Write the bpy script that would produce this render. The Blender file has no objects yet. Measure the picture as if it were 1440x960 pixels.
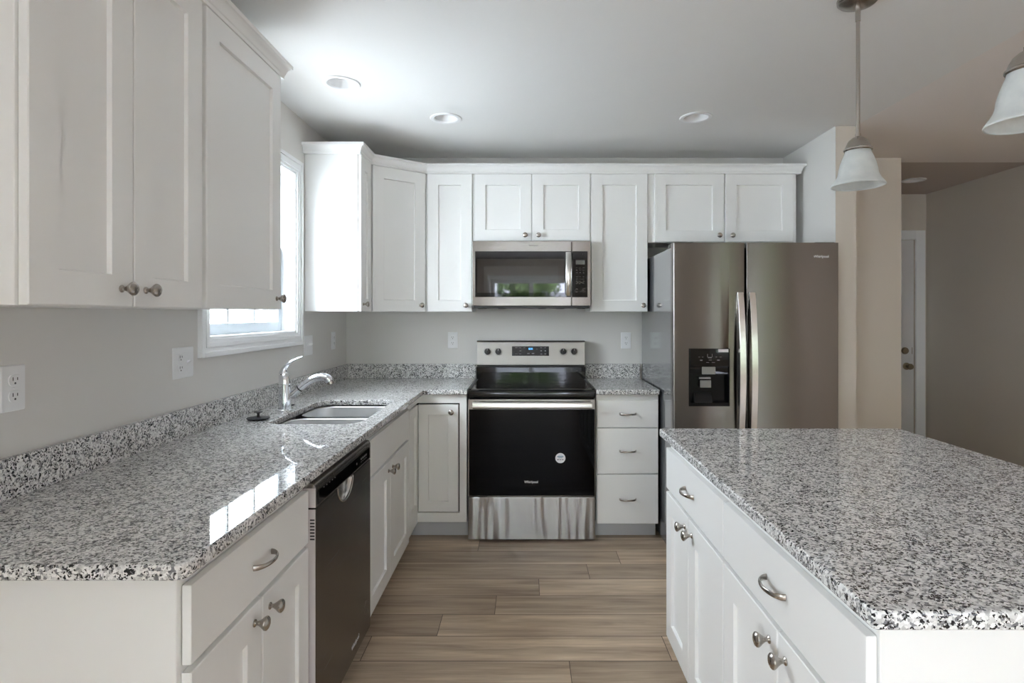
import bpy, bmesh, math, random
from mathutils import Vector, Matrix
from math import radians as R, sin, cos, pi

S = bpy.context.scene
COL = S.collection
random.seed(7)

# ------------------------------------------------------------------ camera, sky, light, exposure
CAM_Z = 1.354
cd = bpy.data.cameras.new('camera')
cam = bpy.data.objects.new('camera', cd); COL.objects.link(cam)
cam.location = (0, 0, CAM_Z); cam.rotation_euler = (R(90), 0, 0)
cd.sensor_width = 36; cd.lens = 815/1440*36
cd.shift_x = -20/1440; cd.shift_y = -38/1440
cd.clip_start = .02
S.camera = cam

w = bpy.data.worlds.new('sky'); S.world = w; w.use_nodes = True
bg = w.node_tree.nodes['Background']
bg.inputs[0].default_value = (.91, .954, 1.0, 1); bg.inputs[1].default_value = 9.0

def portal(name, loc, rot, sx, sy):
    l = bpy.data.lights.new(name, 'AREA'); l.shape = 'RECTANGLE'; l.size = sx; l.size_y = sy
    l.cycles.is_portal = True
    o = bpy.data.objects.new(name, l); COL.objects.link(o); o.location = loc; o.rotation_euler = rot
    return o
portal('daylight_portal_sink', (-1.44, 2.75, 1.694), (0, R(-90), 0), .86, .86)
portal('daylight_portal_patio', (.10, -4.30, 1.03), (R(90), 0, 0), 1.62, 2.0)
portal('daylight_portal_added', (-1.44, -1.9, 1.45), (0, R(-90), 0), 1.3, 2.0)
portal('daylight_portal_family', (3.9, -4.34, 1.35), (R(90), 0, 0), 1.0, 1.5)

S.view_settings.view_transform = 'Standard'; S.view_settings.look = 'None'
S.view_settings.gamma = 1; S.view_settings.use_curve_mapping = False
S.view_settings.exposure = 1.72
cy = S.cycles
cy.use_denoising = True
try: cy.denoiser = 'OPENIMAGEDENOISE'; cy.denoising_input_passes = 'RGB_ALBEDO_NORMAL'
except Exception: pass
cy.max_bounces = 14; cy.diffuse_bounces = 7; cy.glossy_bounces = 6; cy.transparent_max_bounces = 12
cy.sample_clamp_indirect = 6; cy.caustics_reflective = False; cy.caustics_refractive = False

# ------------------------------------------------------------------ materials
def srgb(r, g, b):
    f = lambda c: c/12.92 if c <= .04045 else ((c+.055)/1.055)**2.4
    return (f(r/255), f(g/255), f(b/255), 1)

def mat(name, col=(.8, .8, .8, 1), rough=.5, metal=0, **kw):
    m = bpy.data.materials.new(name); m.use_nodes = True
    p = m.node_tree.nodes['Principled BSDF']
    p.inputs['Base Color'].default_value = col if len(col) == 4 else (*col, 1)
    p.inputs['Roughness'].default_value = rough; p.inputs['Metallic'].default_value = metal
    for k, v in kw.items(): p.inputs[k.replace('_', ' ')].default_value = v
    return m
def nn(m, t, **kw):
    n = m.node_tree.nodes.new(t)
    for k, v in kw.items(): setattr(n, k, v)
    return n
def lk(m, a, b): m.node_tree.links.new(a, b)
def coords(m, scale=(1, 1, 1)):
    t = nn(m, 'ShaderNodeTexCoord'); mp = nn(m, 'ShaderNodeMapping'); mp.inputs['Scale'].default_value = scale
    lk(m, t.outputs['Object'], mp.inputs[0]); return mp.outputs[0]
def noise(m, vec, scale, detail=3, rough=.55):
    n = nn(m, 'ShaderNodeTexNoise'); n.inputs['Scale'].default_value = scale
    n.inputs['Detail'].default_value = detail; n.inputs['Roughness'].default_value = rough
    if vec is not None: lk(m, vec, n.inputs['Vector'])
    return n
def bump(m, height, strength, dist=.002):
    b = nn(m, 'ShaderNodeBump'); b.inputs['Strength'].default_value = strength; b.inputs['Distance'].default_value = dist
    lk(m, height, b.inputs['Height']); lk(m, b.outputs[0], m.node_tree.nodes['Principled BSDF'].inputs['Normal'])
def ramp(m, fac, stops, interp='LINEAR'):
    r = nn(m, 'ShaderNodeValToRGB'); e = r.color_ramp.elements; r.color_ramp.interpolation = interp
    while len(e) < len(stops): e.new(.5)
    for i, (p, c) in enumerate(stops): e[i].position = p; e[i].color = c
    lk(m, fac, r.inputs[0]); return r.outputs[0]
def paint(name, col, rough, bs=.04, sc=260):
    m = mat(name, col, rough); n = noise(m, coords(m), sc, 2); bump(m, n.outputs[0], bs); return m

M = {}
M['wall'] = paint('grey_wall_paint', srgb(219, 217, 213), .6)
M['beige'] = paint('beige_wall_paint', srgb(206, 198, 187), .65)
M['ceiling'] = paint('ceiling_paint', srgb(228, 227, 225), .75)
M['ceiling_beige'] = paint('warm_ceiling_tone', srgb(232, 226, 222), .75)  # slightly warmer than the kitchen ceiling
M['ceiling_hall'] = paint('taupe_ceiling_tone', srgb(196, 184, 176), .75)  # darker and browner than the kitchen ceiling
M['cab'] = paint('white_cabinet_lacquer', srgb(236, 236, 234), .33, .02, 400)
M['trim'] = paint('white_trim_paint', srgb(238, 239, 240), .35, .02, 300)
M['sash'] = mat('glare_dimmed_vinyl', srgb(196, 204, 209), .35)  # white vinyl, greyed in the colour to hold down the window glare
M['toe'] = mat('grey_toe_board', srgb(206, 208, 212), .5)
M['door'] = paint('grey_white_door_paint', srgb(222, 221, 222), .4, .02, 300)
M['plastic'] = mat('white_plastic', srgb(236, 237, 238), .3)
M['slot'] = mat('slot_dark', srgb(60, 60, 62), .5)
M['nickel'] = mat('brushed_nickel', srgb(176, 170, 163), .27, 1)
M['chrome'] = mat('chrome', srgb(232, 234, 238), .05, 1)
M['bronze'] = mat('aged_brass', srgb(150, 138, 120), .3, 1)
M['black'] = mat('black_plastic', srgb(22, 22, 23), .35)
M['rubber'] = mat('black_rubber', srgb(24, 24, 25), .55)
M['gap'] = mat('dark_gap', srgb(30, 29, 28), .7)
M['glass_black'] = mat('black_glass', srgb(6, 6, 7), .03, 0, IOR=1.42)
M['oven_glass'] = mat('black_oven_glass', srgb(5, 5, 6), .02, 0, IOR=1.2)
M['cooktop'] = mat('ceramic_cooktop_glass', srgb(12, 12, 13), .05)
M['paper'] = mat('paper_label', srgb(226, 222, 224), .5)
M['ink_blue'] = mat('blue_ink', srgb(96, 130, 150), .5)
M['ink_grey'] = mat('grey_ink', srgb(120, 115, 122), .5)
M['print'] = mat('pale_print', srgb(205, 205, 205), .4)
M['print_dim'] = mat('dim_print', srgb(120, 120, 120), .4)
M['print_dark'] = mat('dark_print', srgb(84, 80, 78), .4)
M['ring'] = mat('faint_burner_ring', srgb(34, 34, 35), .15)
M['paddle'] = mat('grey_paddle_plastic', srgb(138, 137, 136), .35, .3)
M['edge_grey'] = mat('light_grey_edge', srgb(206, 200, 200), .4)
M['satin'] = mat('satin_bright_metal', srgb(206, 203, 200), .22, 1)
M['lcd'] = mat('grey_lcd', srgb(112, 114, 112), .3)
M['fridge_side'] = mat('grey_side_enamel', srgb(158, 159, 160), .12, .75)
M['baffle'] = mat('white_baffle', srgb(235, 235, 235), .45)

def steel(name, col, rough, brush=(3, 3, 600), bs=.03, aniso=0.0, wav=0):
    m = mat(name, col, rough, 1)
    n = noise(m, coords(m, brush), 1.0, 3)
    p = m.node_tree.nodes['Principled BSDF']
    mr = nn(m, 'ShaderNodeMapRange'); mr.inputs['To Min'].default_value = rough*.85; mr.inputs['To Max'].default_value = rough*1.2
    lk(m, n.outputs[0], mr.inputs['Value']); lk(m, mr.outputs[0], p.inputs['Roughness'])
    h = n.outputs[0]
    if wav:
        n2 = noise(m, coords(m, (17, 17, 2.0)), 1.0, 1)
        ma = nn(m, 'ShaderNodeMath', operation='MULTIPLY_ADD'); ma.inputs[1].default_value = wav
        lk(m, n2.outputs[0], ma.inputs[0]); lk(m, n.outputs[0], ma.inputs[2]); h = ma.outputs[0]
    bump(m, h, bs, .001)
    if aniso:
        p.inputs['Anisotropic'].default_value = aniso; p.inputs['Anisotropic Rotation'].default_value = .25
        t = nn(m, 'ShaderNodeTangent', direction_type='RADIAL', axis='Z'); lk(m, t.outputs[0], p.inputs['Tangent'])
    return m
M['steel'] = steel('brushed_stainless_steel', srgb(166, 161, 157), .25, aniso=.93)
M['steel_fridge'] = steel('warm_stainless_steel', srgb(126, 122, 118), .24, aniso=.95)
M['steel_dark'] = steel('dark_stainless_steel', srgb(128, 122, 117), .25, aniso=.93)
sw = M['steel_wavy'] = mat('wavy_stainless_steel', srgb(170, 168, 166), .22, 1, Anisotropic=.95, Anisotropic_Rotation=.25)
t_ = nn(sw, 'ShaderNodeTangent', direction_type='RADIAL', axis='Z'); lk(sw, t_.outputs[0], sw.node_tree.nodes['Principled BSDF'].inputs['Tangent'])
bump(sw, noise(sw, coords(sw, (24, 24, 2.4)), 1.0, 0).outputs[0], .5, .009)
M['steel_bright'] = steel('bright_stainless_steel', srgb(214, 212, 208), .2)
M['steel_sink'] = steel('satin_sink_steel', srgb(222, 222, 222), .42, (200, 3, 3))
M['panel_steel'] = steel('pale_control_panel_steel', srgb(180, 178, 174), .42)

def emit(name, col, s):
    m = mat(name, col, .4); p = m.node_tree.nodes['Principled BSDF']
    p.inputs['Emission Color'].default_value = col; p.inputs['Emission Strength'].default_value = s; return m
M['digits'] = emit('lit_clock_digits', srgb(90, 180, 255), .55)

# granite: white and grey crystals with black specks
g = M['granite'] = mat('speckled_granite', rough=.025)
v0 = coords(g)
nd = noise(g, v0, 95, 2)
vm = nn(g, 'ShaderNodeVectorMath', operation='MULTIPLY_ADD'); vm.inputs[1].default_value = (.011, .011, .011)
lk(g, nd.outputs['Color'], vm.inputs[0]); lk(g, v0, vm.inputs[2])
def vor(sc):
    v = nn(g, 'ShaderNodeTexVoronoi'); v.inputs['Scale'].default_value = sc; lk(g, vm.outputs[0], v.inputs['Vector'])
    sp = nn(g, 'ShaderNodeSeparateColor'); lk(g, v.outputs['Color'], sp.inputs[0]); return sp.outputs[0]
big = noise(g, v0, 48, 3)
def mth(op, a, b_, c_=None):
    n_ = nn(g, 'ShaderNodeMath', operation=op)
    for i_, v_ in enumerate((a, b_, c_)):
        if v_ is None: continue
        if isinstance(v_, (int, float)): n_.inputs[i_].default_value = v_
        else: lk(g, v_, n_.inputs[i_])
    return n_.outputs[0]
grain = ramp(g, vor(190), [(0, srgb(106, 106, 109)), (.12, srgb(136, 136, 137)), (.22, srgb(178, 177, 176)), (.4, srgb(206, 205, 203)), (.7, srgb(226, 225, 223)), (1, srgb(238, 237, 235))])
speck = mth('LESS_THAN', mth('MULTIPLY_ADD', big.outputs[0], 1.25, mth('ADD', vor(310), -.625)), .165)
mx = nn(g, 'ShaderNodeMix', data_type='RGBA'); mx.inputs['B'].default_value = srgb(24, 26, 31)
lk(g, speck, mx.inputs['Factor']); lk(g, grain, mx.inputs['A'])
lk(g, mx.outputs['Result'], g.node_tree.nodes['Principled BSDF'].inputs['Base Color'])

# vinyl plank floor: per-plank tone + grain, seams from the plank's own UVs (metres)
f = M['floor'] = mat('oak_plank_floor', rough=.36)
at = nn(f, 'ShaderNodeAttribute', attribute_name='tone')
uv = nn(f, 'ShaderNodeUVMap', uv_map='UVMap')
sx = nn(f, 'ShaderNodeSeparateXYZ'); lk(f, uv.outputs[0], sx.inputs[0])
tc = nn(f, 'ShaderNodeTexCoord')
off = nn(f, 'ShaderNodeVectorMath', operation='MULTIPLY_ADD'); off.inputs[1].default_value = (37, 53, 11)
lk(f, at.outputs['Color'], off.inputs[0]); lk(f, tc.outputs['Object'], off.inputs[2])
def stretched(sc):
    mp = nn(f, 'ShaderNodeMapping'); mp.inputs['Scale'].default_value = sc; lk(f, off.outputs[0], mp.inputs[0]); return mp.outputs[0]
g1 = noise(f, stretched((1.1, 13, 1)), 1.6, 5, .6); g1.inputs['Distortion'].default_value = .5
g2 = noise(f, stretched((4, 95, 1)), 1.0, 3)
g3 = noise(f, stretched((.8, 3.5, 1)), 2.2, 2); 
base = ramp(f, g1.outputs[0], [(.22, srgb(146, 124, 104)), (.42, srgb(188, 168, 146)), (.58, srgb(208, 189, 166)), (.8, srgb(232, 217, 194))])
def mixc(m, a, b, fac, mode='MIX'):
    x = nn(m, 'ShaderNodeMix', data_type='RGBA', blend_type=mode)
    if isinstance(fac, float): x.inputs['Factor'].default_value = fac
    else: lk(m, fac, x.inputs['Factor'])
    for s, i in ((a, 'A'), (b, 'B')):
        if isinstance(s, tuple): x.inputs[i].default_value = s
        else: lk(m, s, x.inputs[i])
    return x.outputs['Result']
fine = ramp(f, g2.outputs[0], [(.3, (.72, .70, .68, 1)), (.65, (1, 1, 1, 1))])
b2 = mixc(f, base, fine, .55, 'MULTIPLY')
cl = ramp(f, g3.outputs[0], [(.3, (.80, .77, .75, 1)), (.7, (1.08, 1.06, 1.04, 1))])
b3 = mixc(f, b2, cl, .8, 'MULTIPLY')
tn = nn(f, 'ShaderNodeSeparateColor'); lk(f, at.outputs['Color'], tn.inputs[0])
tone = ramp(f, tn.outputs[0], [(0, (.80, .79, .78, 1)), (1, (1.14, 1.13, 1.11, 1))])
b4 = mixc(f, b3, tone, 1.0, 'MULTIPLY')
def edge(sock, length, wdt):
    a = nn(f, 'ShaderNodeMath', operation='SUBTRACT'); a.inputs[0].default_value = length; lk(f, sock, a.inputs[1])
    mn = nn(f, 'ShaderNodeMath', operation='MINIMUM'); lk(f, sock, mn.inputs[0]); lk(f, a.outputs[0], mn.inputs[1])
    c = nn(f, 'ShaderNodeMath', operation='LESS_THAN'); c.inputs[1].default_value = wdt; lk(f, mn.outputs[0], c.inputs[0]); return c.outputs[0]
e1 = edge(sx.outputs[0], 1.22, .0014); e2 = edge(sx.outputs[1], .1758, .0018)
em = nn(f, 'ShaderNodeMath', operation='MAXIMUM'); lk(f, e1, em.inputs[0]); lk(f, e2, em.inputs[1])
# pale sapwood streak along one long edge of some planks
vr = nn(f, 'ShaderNodeMapRange', interpolation_type='SMOOTHSTEP'); vr.inputs['From Min'].default_value = .030; vr.inputs['From Max'].default_value = .002
lk(f, sx.outputs[1], vr.inputs['Value'])
sel = nn(f, 'ShaderNodeMapRange'); sel.inputs['From Min'].default_value = .3; sel.inputs['From Max'].default_value = .45; sel.inputs['To Max'].default_value = 1.5; lk(f, tn.outputs[1], sel.inputs['Value'])
sm_ = nn(f, 'ShaderNodeMath', operation='MULTIPLY'); lk(f, vr.outputs[0], sm_.inputs[0]); lk(f, sel.outputs[0], sm_.inputs[1])
sm2 = nn(f, 'ShaderNodeMath', operation='MULTIPLY'); lk(f, sm_.outputs[0], sm2.inputs[0]); lk(f, g3.outputs[0], sm2.inputs[1])
b4 = mixc(f, b4, srgb(222, 203, 176), sm2.outputs[0])
b5 = mixc(f, b4, srgb(84, 69, 58), em.outputs[0])
lk(f, b5, f.node_tree.nodes['Principled BSDF'].inputs['Base Color'])
bump(f, g2.outputs[0], .06)

# thin window glass
gm = M['glass'] = bpy.data.materials.new('window_glass'); gm.use_nodes = True
gm.node_tree.nodes.clear()
o_ = nn(gm, 'ShaderNodeOutputMaterial'); tr = nn(gm, 'ShaderNodeBsdfTransparent'); gl = nn(gm, 'ShaderNodeBsdfGlossy'); gl.inputs['Roughness'].default_value = 0.0
fr = nn(gm, 'ShaderNodeFresnel'); gmy = nn(gm, 'ShaderNodeNewGeometry')
ir = nn(gm, 'ShaderNodeMapRange'); ir.inputs['To Min'].default_value = 1.5; ir.inputs['To Max'].default_value = 1/1.5
lk(gm, gmy.outputs['Backfacing'], ir.inputs['Value']); lk(gm, ir.outputs[0], fr.inputs[0]); ms = nn(gm, 'ShaderNodeMixShader')
tr.inputs[0].default_value = (.955, .98, 1.0, 1)
lk(gm, fr.outputs[0], ms.inputs[0]); lk(gm, tr.outputs[0], ms.inputs[1]); lk(gm, gl.outputs[0], ms.inputs[2]); lk(gm, ms.outputs[0], o_.inputs[0])

gw = M['glass_dim'] = gm.copy(); gw.name = 'light_dimming_glass'  # rear panes: tint added to dim and cool the daylight they let in
for n_ in gw.node_tree.nodes:
    if n_.type == 'BSDF_TRANSPARENT': n_.inputs[0].default_value = (.69, .695, .742, 1)

# alabaster lamp glass
am = M['alabaster'] = mat('frosted_alabaster_glass', srgb(226, 228, 226), .35)
na = noise(am, coords(am), 22, 4)
ca = ramp(am, na.outputs[0], [(.3, srgb(205, 208, 208)), (.7, srgb(236, 237, 234))])
lk(am, ca, am.node_tree.nodes['Principled BSDF'].inputs['Base Color'])
tl = nn(am, 'ShaderNodeBsdfTranslucent'); tl.inputs[0].default_value = (.85, .87, .86, 1)
mxs = nn(am, 'ShaderNodeMixShader'); mxs.inputs[0].default_value = .45
lk(am, am.node_tree.nodes['Principled BSDF'].outputs[0], mxs.inputs[1]); lk(am, tl.outputs[0], mxs.inputs[2])
lk(am, mxs.outputs[0], am.node_tree.nodes['Material Output'].inputs[0])

lf = M['leaf'] = mat('green_leaves', srgb(96, 128, 64), .5)
nl = noise(lf, coords(lf), 3.0, 3)
lk(lf, ramp(lf, nl.outputs[0], [(.3, srgb(88, 118, 62)), (.7, srgb(180, 200, 138))]), lf.node_tree.nodes['Principled BSDF'].inputs['Base Color'])
M['bark'] = paint('brown_bark', srgb(92, 78, 66), .9, .5, 30)
gr = M['ground_bounce'] = mat('light_bouncing_ground', srgb(150, 156, 128), .9)  # unseen ground, made near white to bounce daylight up to the ceiling
ng = noise(gr, coords(gr), 6, 5)
lk(gr, ramp(gr, ng.outputs[0], [(.3, srgb(205, 208, 208)), (.7, srgb(232, 234, 235))]), gr.node_tree.nodes['Principled BSDF'].inputs['Base Color'])

# ------------------------------------------------------------------ mesh helpers
class MB:
    def __init__(s): s.bm = bmesh.new()
    def face(s, vs):
        try: return s.bm.faces.new(vs)
        except ValueError: return None
    def box(s, x0, x1, y0, y1, z0, z1, bev=0, seg=2):
        t = bmesh.new()
        bmesh.ops.create_cube(t, size=1)
        bmesh.ops.scale(t, vec=(x1-x0, y1-y0, z1-z0), verts=t.verts)
        bmesh.ops.translate(t, vec=((x0+x1)/2, (y0+y1)/2, (z0+z1)/2), verts=t.verts)
        if bev: bmesh.ops.bevel(t, geom=t.edges[:], offset=bev, segments=seg, profile=.5, affect='EDGES')
        s.add(t); return s
    def add(s, t, M4=None):
        if M4 is not None: bmesh.ops.transform(t, matrix=M4, verts=t.verts)
        me = bpy.data.meshes.new('t'); t.to_mesh(me); s.bm.from_mesh(me); bpy.data.meshes.remove(me); t.free()
    def prism(s, poly, h0, h1, axis='Z', bev=0, seg=2, only=None):
        """poly in the two other axes (Z: x,y / Y: x,z / X: y,z)"""
        t = bmesh.new()
        P = {'Z': lambda a, b, h: (a, b, h), 'Y': lambda a, b, h: (a, h, b), 'X': lambda a, b, h: (h, a, b)}[axis]
        lo = [t.verts.new(P(a, b, h0)) for a, b in poly]; hi = [t.verts.new(P(a, b, h1)) for a, b in poly]
        t.faces.new(lo); t.faces.new(hi)
        n = len(poly)
        for i in range(n): t.faces.new((lo[i], lo[(i+1) % n], hi[(i+1) % n], hi[i]))
        bmesh.ops.recalc_face_normals(t, faces=t.faces)
        if bev:
            es = [e for e in t.edges if len(e.link_faces) == 2 and e.calc_face_angle(0) > R(35)]
            bmesh.ops.bevel(t, geom=es, offset=bev, segments=seg, profile=.5, affect='EDGES')
        s.add(t); return s
    def lathe(s, prof, n=28, M4=None, cap=True):
        """prof: (r, z) around Z"""
        t = bmesh.new(); rings = []
        for r, z in prof:
            if r < 1e-6: rings.append([t.verts.new((0, 0, z))])
            else: rings.append([t.verts.new((r*cos(2*pi*i/n), r*sin(2*pi*i/n), z)) for i in range(n)])
        for a, b in zip(rings, rings[1:]):
            for i in range(n):
                j = (i+1) % n
                if len(a) == 1 and len(b) == 1: break
                if len(a) == 1: t.faces.new((a[0], b[i], b[j]))
                elif len(b) == 1: t.faces.new((a[i], a[j], b[0]))
                else: t.faces.new((a[i], a[j], b[j], b[i]))
        if cap:
            for rg in (rings[0], rings[-1]):
                if len(rg) > 2: t.faces.new(rg)
        bmesh.ops.recalc_face_normals(t, faces=t.faces)
        s.add(t, M4); return s
    def tube(s, pts, rad, n=14, up=(0, 0, 1), cap=True):
        """rad per point: r or (ru, rv); ru along 'side', rv along 'up'"""
        t = bmesh.new(); pts = [Vector(p) for p in pts]; rings = []
        if not isinstance(rad, list): rad = [rad]*len(pts)
        u0 = Vector(up)
        for i, p in enumerate(pts):
            d = (pts[min(i+1, len(pts)-1)] - pts[max(i-1, 0)]).normalized()
            sd = d.cross(u0)
            if sd.length < 1e-4: sd = d.cross(Vector((1, 0, 0)))
            sd.normalize(); uu = sd.cross(d).normalized()
            r = rad[i]; ru, rv = r if isinstance(r, tuple) else (r, r)
            rings.append([t.verts.new(p + sd*ru*cos(2*pi*k/n) + uu*rv*sin(2*pi*k/n)) for k in range(n)])
        for a, b in zip(rings, rings[1:]):
            for k in range(n): t.faces.new((a[k], a[(k+1) % n], b[(k+1) % n], b[k]))
        if cap: t.faces.new(rings[0]); t.faces.new(rings[-1])
        bmesh.ops.recalc_face_normals(t, faces=t.faces)
        s.add(t); return s
    def sweep(s, path, prof):
        """path of (x,y), open; prof of (out, z), out to the right of travel; mitred"""
        t = bmesh.new(); P = [Vector(p) for p in path]; rings = []
        for i, p in enumerate(P):
            ns = []
            if i > 0: d = (P[i]-P[i-1]).normalized(); ns.append(Vector((d.y, -d.x)))
            if i < len(P)-1: d = (P[i+1]-P[i]).normalized(); ns.append(Vector((d.y, -d.x)))
            if len(ns) == 2:
                m = (ns[0]+ns[1]).normalized(); m = m/max(m.dot(ns[0]), .2)
            else: m = ns[0]
            rings.append([t.verts.new((p.x+m.x*o, p.y+m.y*o, z)) for o, z in prof])
        n = len(prof)
        for a, b in zip(rings, rings[1:]):
            for k in range(n): t.faces.new((a[k], a[(k+1) % n], b[(k+1) % n], b[k]))
        t.faces.new(rings[0]); t.faces.new(rings[-1])
        bmesh.ops.recalc_face_normals(t, faces=t.faces)
        s.add(t); return s
    def shaker(s, x0, x1, z0, z1, st=.072, yf=-.020, yb=-.0015, dep=.0105):
        t = bmesh.new()
        def loop(i, y): return [t.verts.new(p) for p in ((x0+i, y, z0+i), (x1-i, y, z0+i), (x1-i, y, z1-i), (x0+i, y, z1-i))]
        L = [loop(0, yb), loop(0, yf+.002), loop(.002, yf), loop(st, yf), loop(st+.0012, yf+.0015), loop(st+.0025, yf+dep)]
        t.faces.new(L[0]); t.faces.new(L[-1])
        for a, b in zip(L, L[1:]):
            for k in range(4): t.faces.new((a[k], a[(k+1) % 4], b[(k+1) % 4], b[k]))
        bmesh.ops.recalc_face_normals(t, faces=t.faces)
        s.add(t); return s
    def build(s, name, m, parent=None, off=None, M4=None, smooth=35):
        if M4 is not None: bmesh.ops.transform(s.bm, matrix=M4, verts=s.bm.verts)
        if off is not None: bmesh.ops.translate(s.bm, vec=-Vector(off), verts=s.bm.verts)
        me = bpy.data.meshes.new(name); s.bm.to_mesh(me); s.bm.free()
        me.materials.append(m)
        if smooth: me.shade_smooth(); me.set_sharp_from_angle(angle=R(smooth))
        o = bpy.data.objects.new(name, me); COL.objects.link(o)
        if smooth:
            wn = o.modifiers.new('weighted_normals', 'WEIGHTED_NORMAL'); wn.keep_sharp = True; wn.weight = 100; wn.mode = 'FACE_AREA'
        if parent is not None: o.parent = parent
        return o

def struct(name, mb, m, parent=None, label=None):
    o = mb.build(name, m, parent)
    if parent is None: o['kind'] = 'structure'
    if label: o['label'] = label
    return o

class Legends:
    def __init__(s): s.items = []
    def box(s, *a): s.items.append(a)
    def build(s, t, m, parent, M4=None):
        for a in s.items: t.part('key_legend', MB().box(*a), m, parent, M4=M4, smooth=0)

class Thing:
    """an Empty at the thing's base; parts are authored in the thing's own frame, or in room coordinates when world=True"""
    def __init__(s, name, label, cat, loc, rz=0, group=None, world=False):
        s.o = bpy.data.objects.new(name, None); COL.objects.link(s.o)
        s.o.empty_display_size = .05
        s.o.location = loc; s.o.rotation_euler = (0, 0, rz)
        s.o['label'] = label; s.o['category'] = cat
        if group: s.o['group'] = group
        s.off = Vector(loc) if world else None
    def part(s, name, mb, m, parent=None, label=None, M4=None, smooth=35):
        o = mb.build(name, m, parent or s.o, s.off, M4, smooth)
        if label: o['label'] = label
        return o

def dup(root, loc, label=None, group=None):
    r = root.copy(); COL.objects.link(r); r.location = loc
    if label: r['label'] = label
    if group: r['group'] = group
    for ch in list(root.children):
        c = ch.copy(); COL.objects.link(c); c.parent = r
        for g_ in list(ch.children):
            d = g_.copy(); COL.objects.link(d); d.parent = c
    return r

def rrect(x0, x1, y0, y1, r, n=6):
    out = []
    for cx, cy_, a0 in ((x1-r, y1-r, 0), (x0+r, y1-r, 90), (x0+r, y0+r, 180), (x1-r, y0+r, 270)):
        for i in range(n+1):
            a = R(a0+90*i/n); out.append((cx+r*cos(a), cy_+r*sin(a)))
    return out

def smooth_path(pts, n=8):
    P = [Vector(p) for p in pts]; P = [P[0]*2-P[1]] + P + [P[-1]*2-P[-2]]; out = []
    for i in range(1, len(P)-2):
        a, b, c, d = P[i-1:i+3]
        for k in range(n):
            t = k/n
            out.append(.5*((2*b)+(c-a)*t+(2*a-5*b+4*c-d)*t*t+(3*b-a-3*c+d)*t**3))
    out.append(P[-2]); return out
def lerp_list(vals, n):
    out = []
    for a, b in zip(vals, vals[1:]):
        for k in range(n):
            t = k/n
            out.append(tuple(x+(y-x)*t for x, y in zip(a, b)) if isinstance(a, tuple) else a+(b-a)*t)
    out.append(vals[-1]); return out

def text_bm(txt, size, bold=0.0, ext=.0004, shear=0):
    c = bpy.data.curves.new('t', 'FONT'); c.body = txt; c.size = size; c.extrude = ext; c.align_x = 'CENTER'; c.align_y = 'CENTER'
    c.offset = bold; c.shear = shear
    o = bpy.data.objects.new('t', c); COL.objects.link(o)
    me = bpy.data.meshes.new_from_object(o.evaluated_get(bpy.context.evaluated_depsgraph_get()))
    b = bmesh.new(); b.from_mesh(me)
    bpy.data.objects.remove(o); bpy.data.curves.remove(c); bpy.data.meshes.remove(me)
    return b
FRONT = Matrix.Rotation(R(90), 4, 'X')      # text lying in XY -> stands facing -Y
def text_front(mb, txt, x, y, z, size, **kw):
    mb.add(text_bm(txt, size, **kw), Matrix.Translation((x, y, z)) @ FRONT); return mb

# ------------------------------------------------------------------ the room
XL, YB, ZC = -1.271, 4.095, 2.46
WR = 4.9                                                # family room's far right wall
WY0, WY1, WZ0, WZ1 = 2.308, 3.19, 1.253, 2.135          # sink window opening
DY0, DY1, DZ0, DZ1 = -2.9, -.9, .8, 2.1                 # opening of the unseen window added behind the camera for light
YR = -4.2

# floor of planks
fb = bmesh.new(); uvl = fb.loops.layers.uv.new('UVMap'); cl_ = fb.loops.layers.color.new('tone')
PW, PL = .1758, 1.22
joint = {0: .514, 1: .326, 2: .064, 3: -.143, 4: -.377, 5: .57, 6: .168}
k = -14
while True:
    y1 = 3.320 - PW*k; y0 = y1-PW
    if y1 < YR-.1: break
    jx = joint.get(k, None)
    if jx is None: jx = random.uniform(-.6, .6)
    x = jx - PL*math.ceil((jx+1.6)/PL)
    while x < 4.95:
        vs = [fb.verts.new(p) for p in ((x, y0, 0), (x+PL, y0, 0), (x+PL, y1, 0), (x, y1, 0))]
        fc = fb.faces.new(vs); t = random.random(); t2 = random.random()
        for lp, q in zip(fc.loops, ((0, 0), (PL, 0), (PL, PW), (0, PW))):
            lp[uvl].uv = q; lp[cl_] = (t, t2, random.random()*0+t, 1)
        x += PL
    k += 1
me = bpy.data.meshes.new('floor'); fb.to_mesh(me); fb.free(); me.materials.append(M['floor'])
fo = bpy.data.objects.new('floor', me); COL.objects.link(fo); fo['kind'] = 'structure'
struct('floor_slab', MB().box(-1.44, 5.03, -4.34, 5.47, -.2, -.002), M['gap'])

b = MB()
def wall_with_holes_x(b, x0, x1, ya, yb, holes):
    y = ya
    for h0, h1, z0, z1 in holes:
        b.box(x0, x1, y, h0, 0, ZC); b.box(x0, x1, h0, h1, 0, z0); b.box(x0, x1, h0, h1, z1, ZC); y = h1
    b.box(x0, x1, y, yb, 0, ZC)
wall_with_holes_x(b, XL-.15, XL, YR-.12, YB+.12, [(DY0, DY1, DZ0, DZ1), (WY0, WY1, WZ0, WZ1)])
struct('wall_left', b, M['wall'])
struct('wall_back', MB().box(XL, 1.94, YB, YB+.12, 0, ZC), M['wall'])
struct('wall_back_right', MB().box(1.9405, 2.65, YB, YB+.12, 0, ZC), M['beige'])
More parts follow.
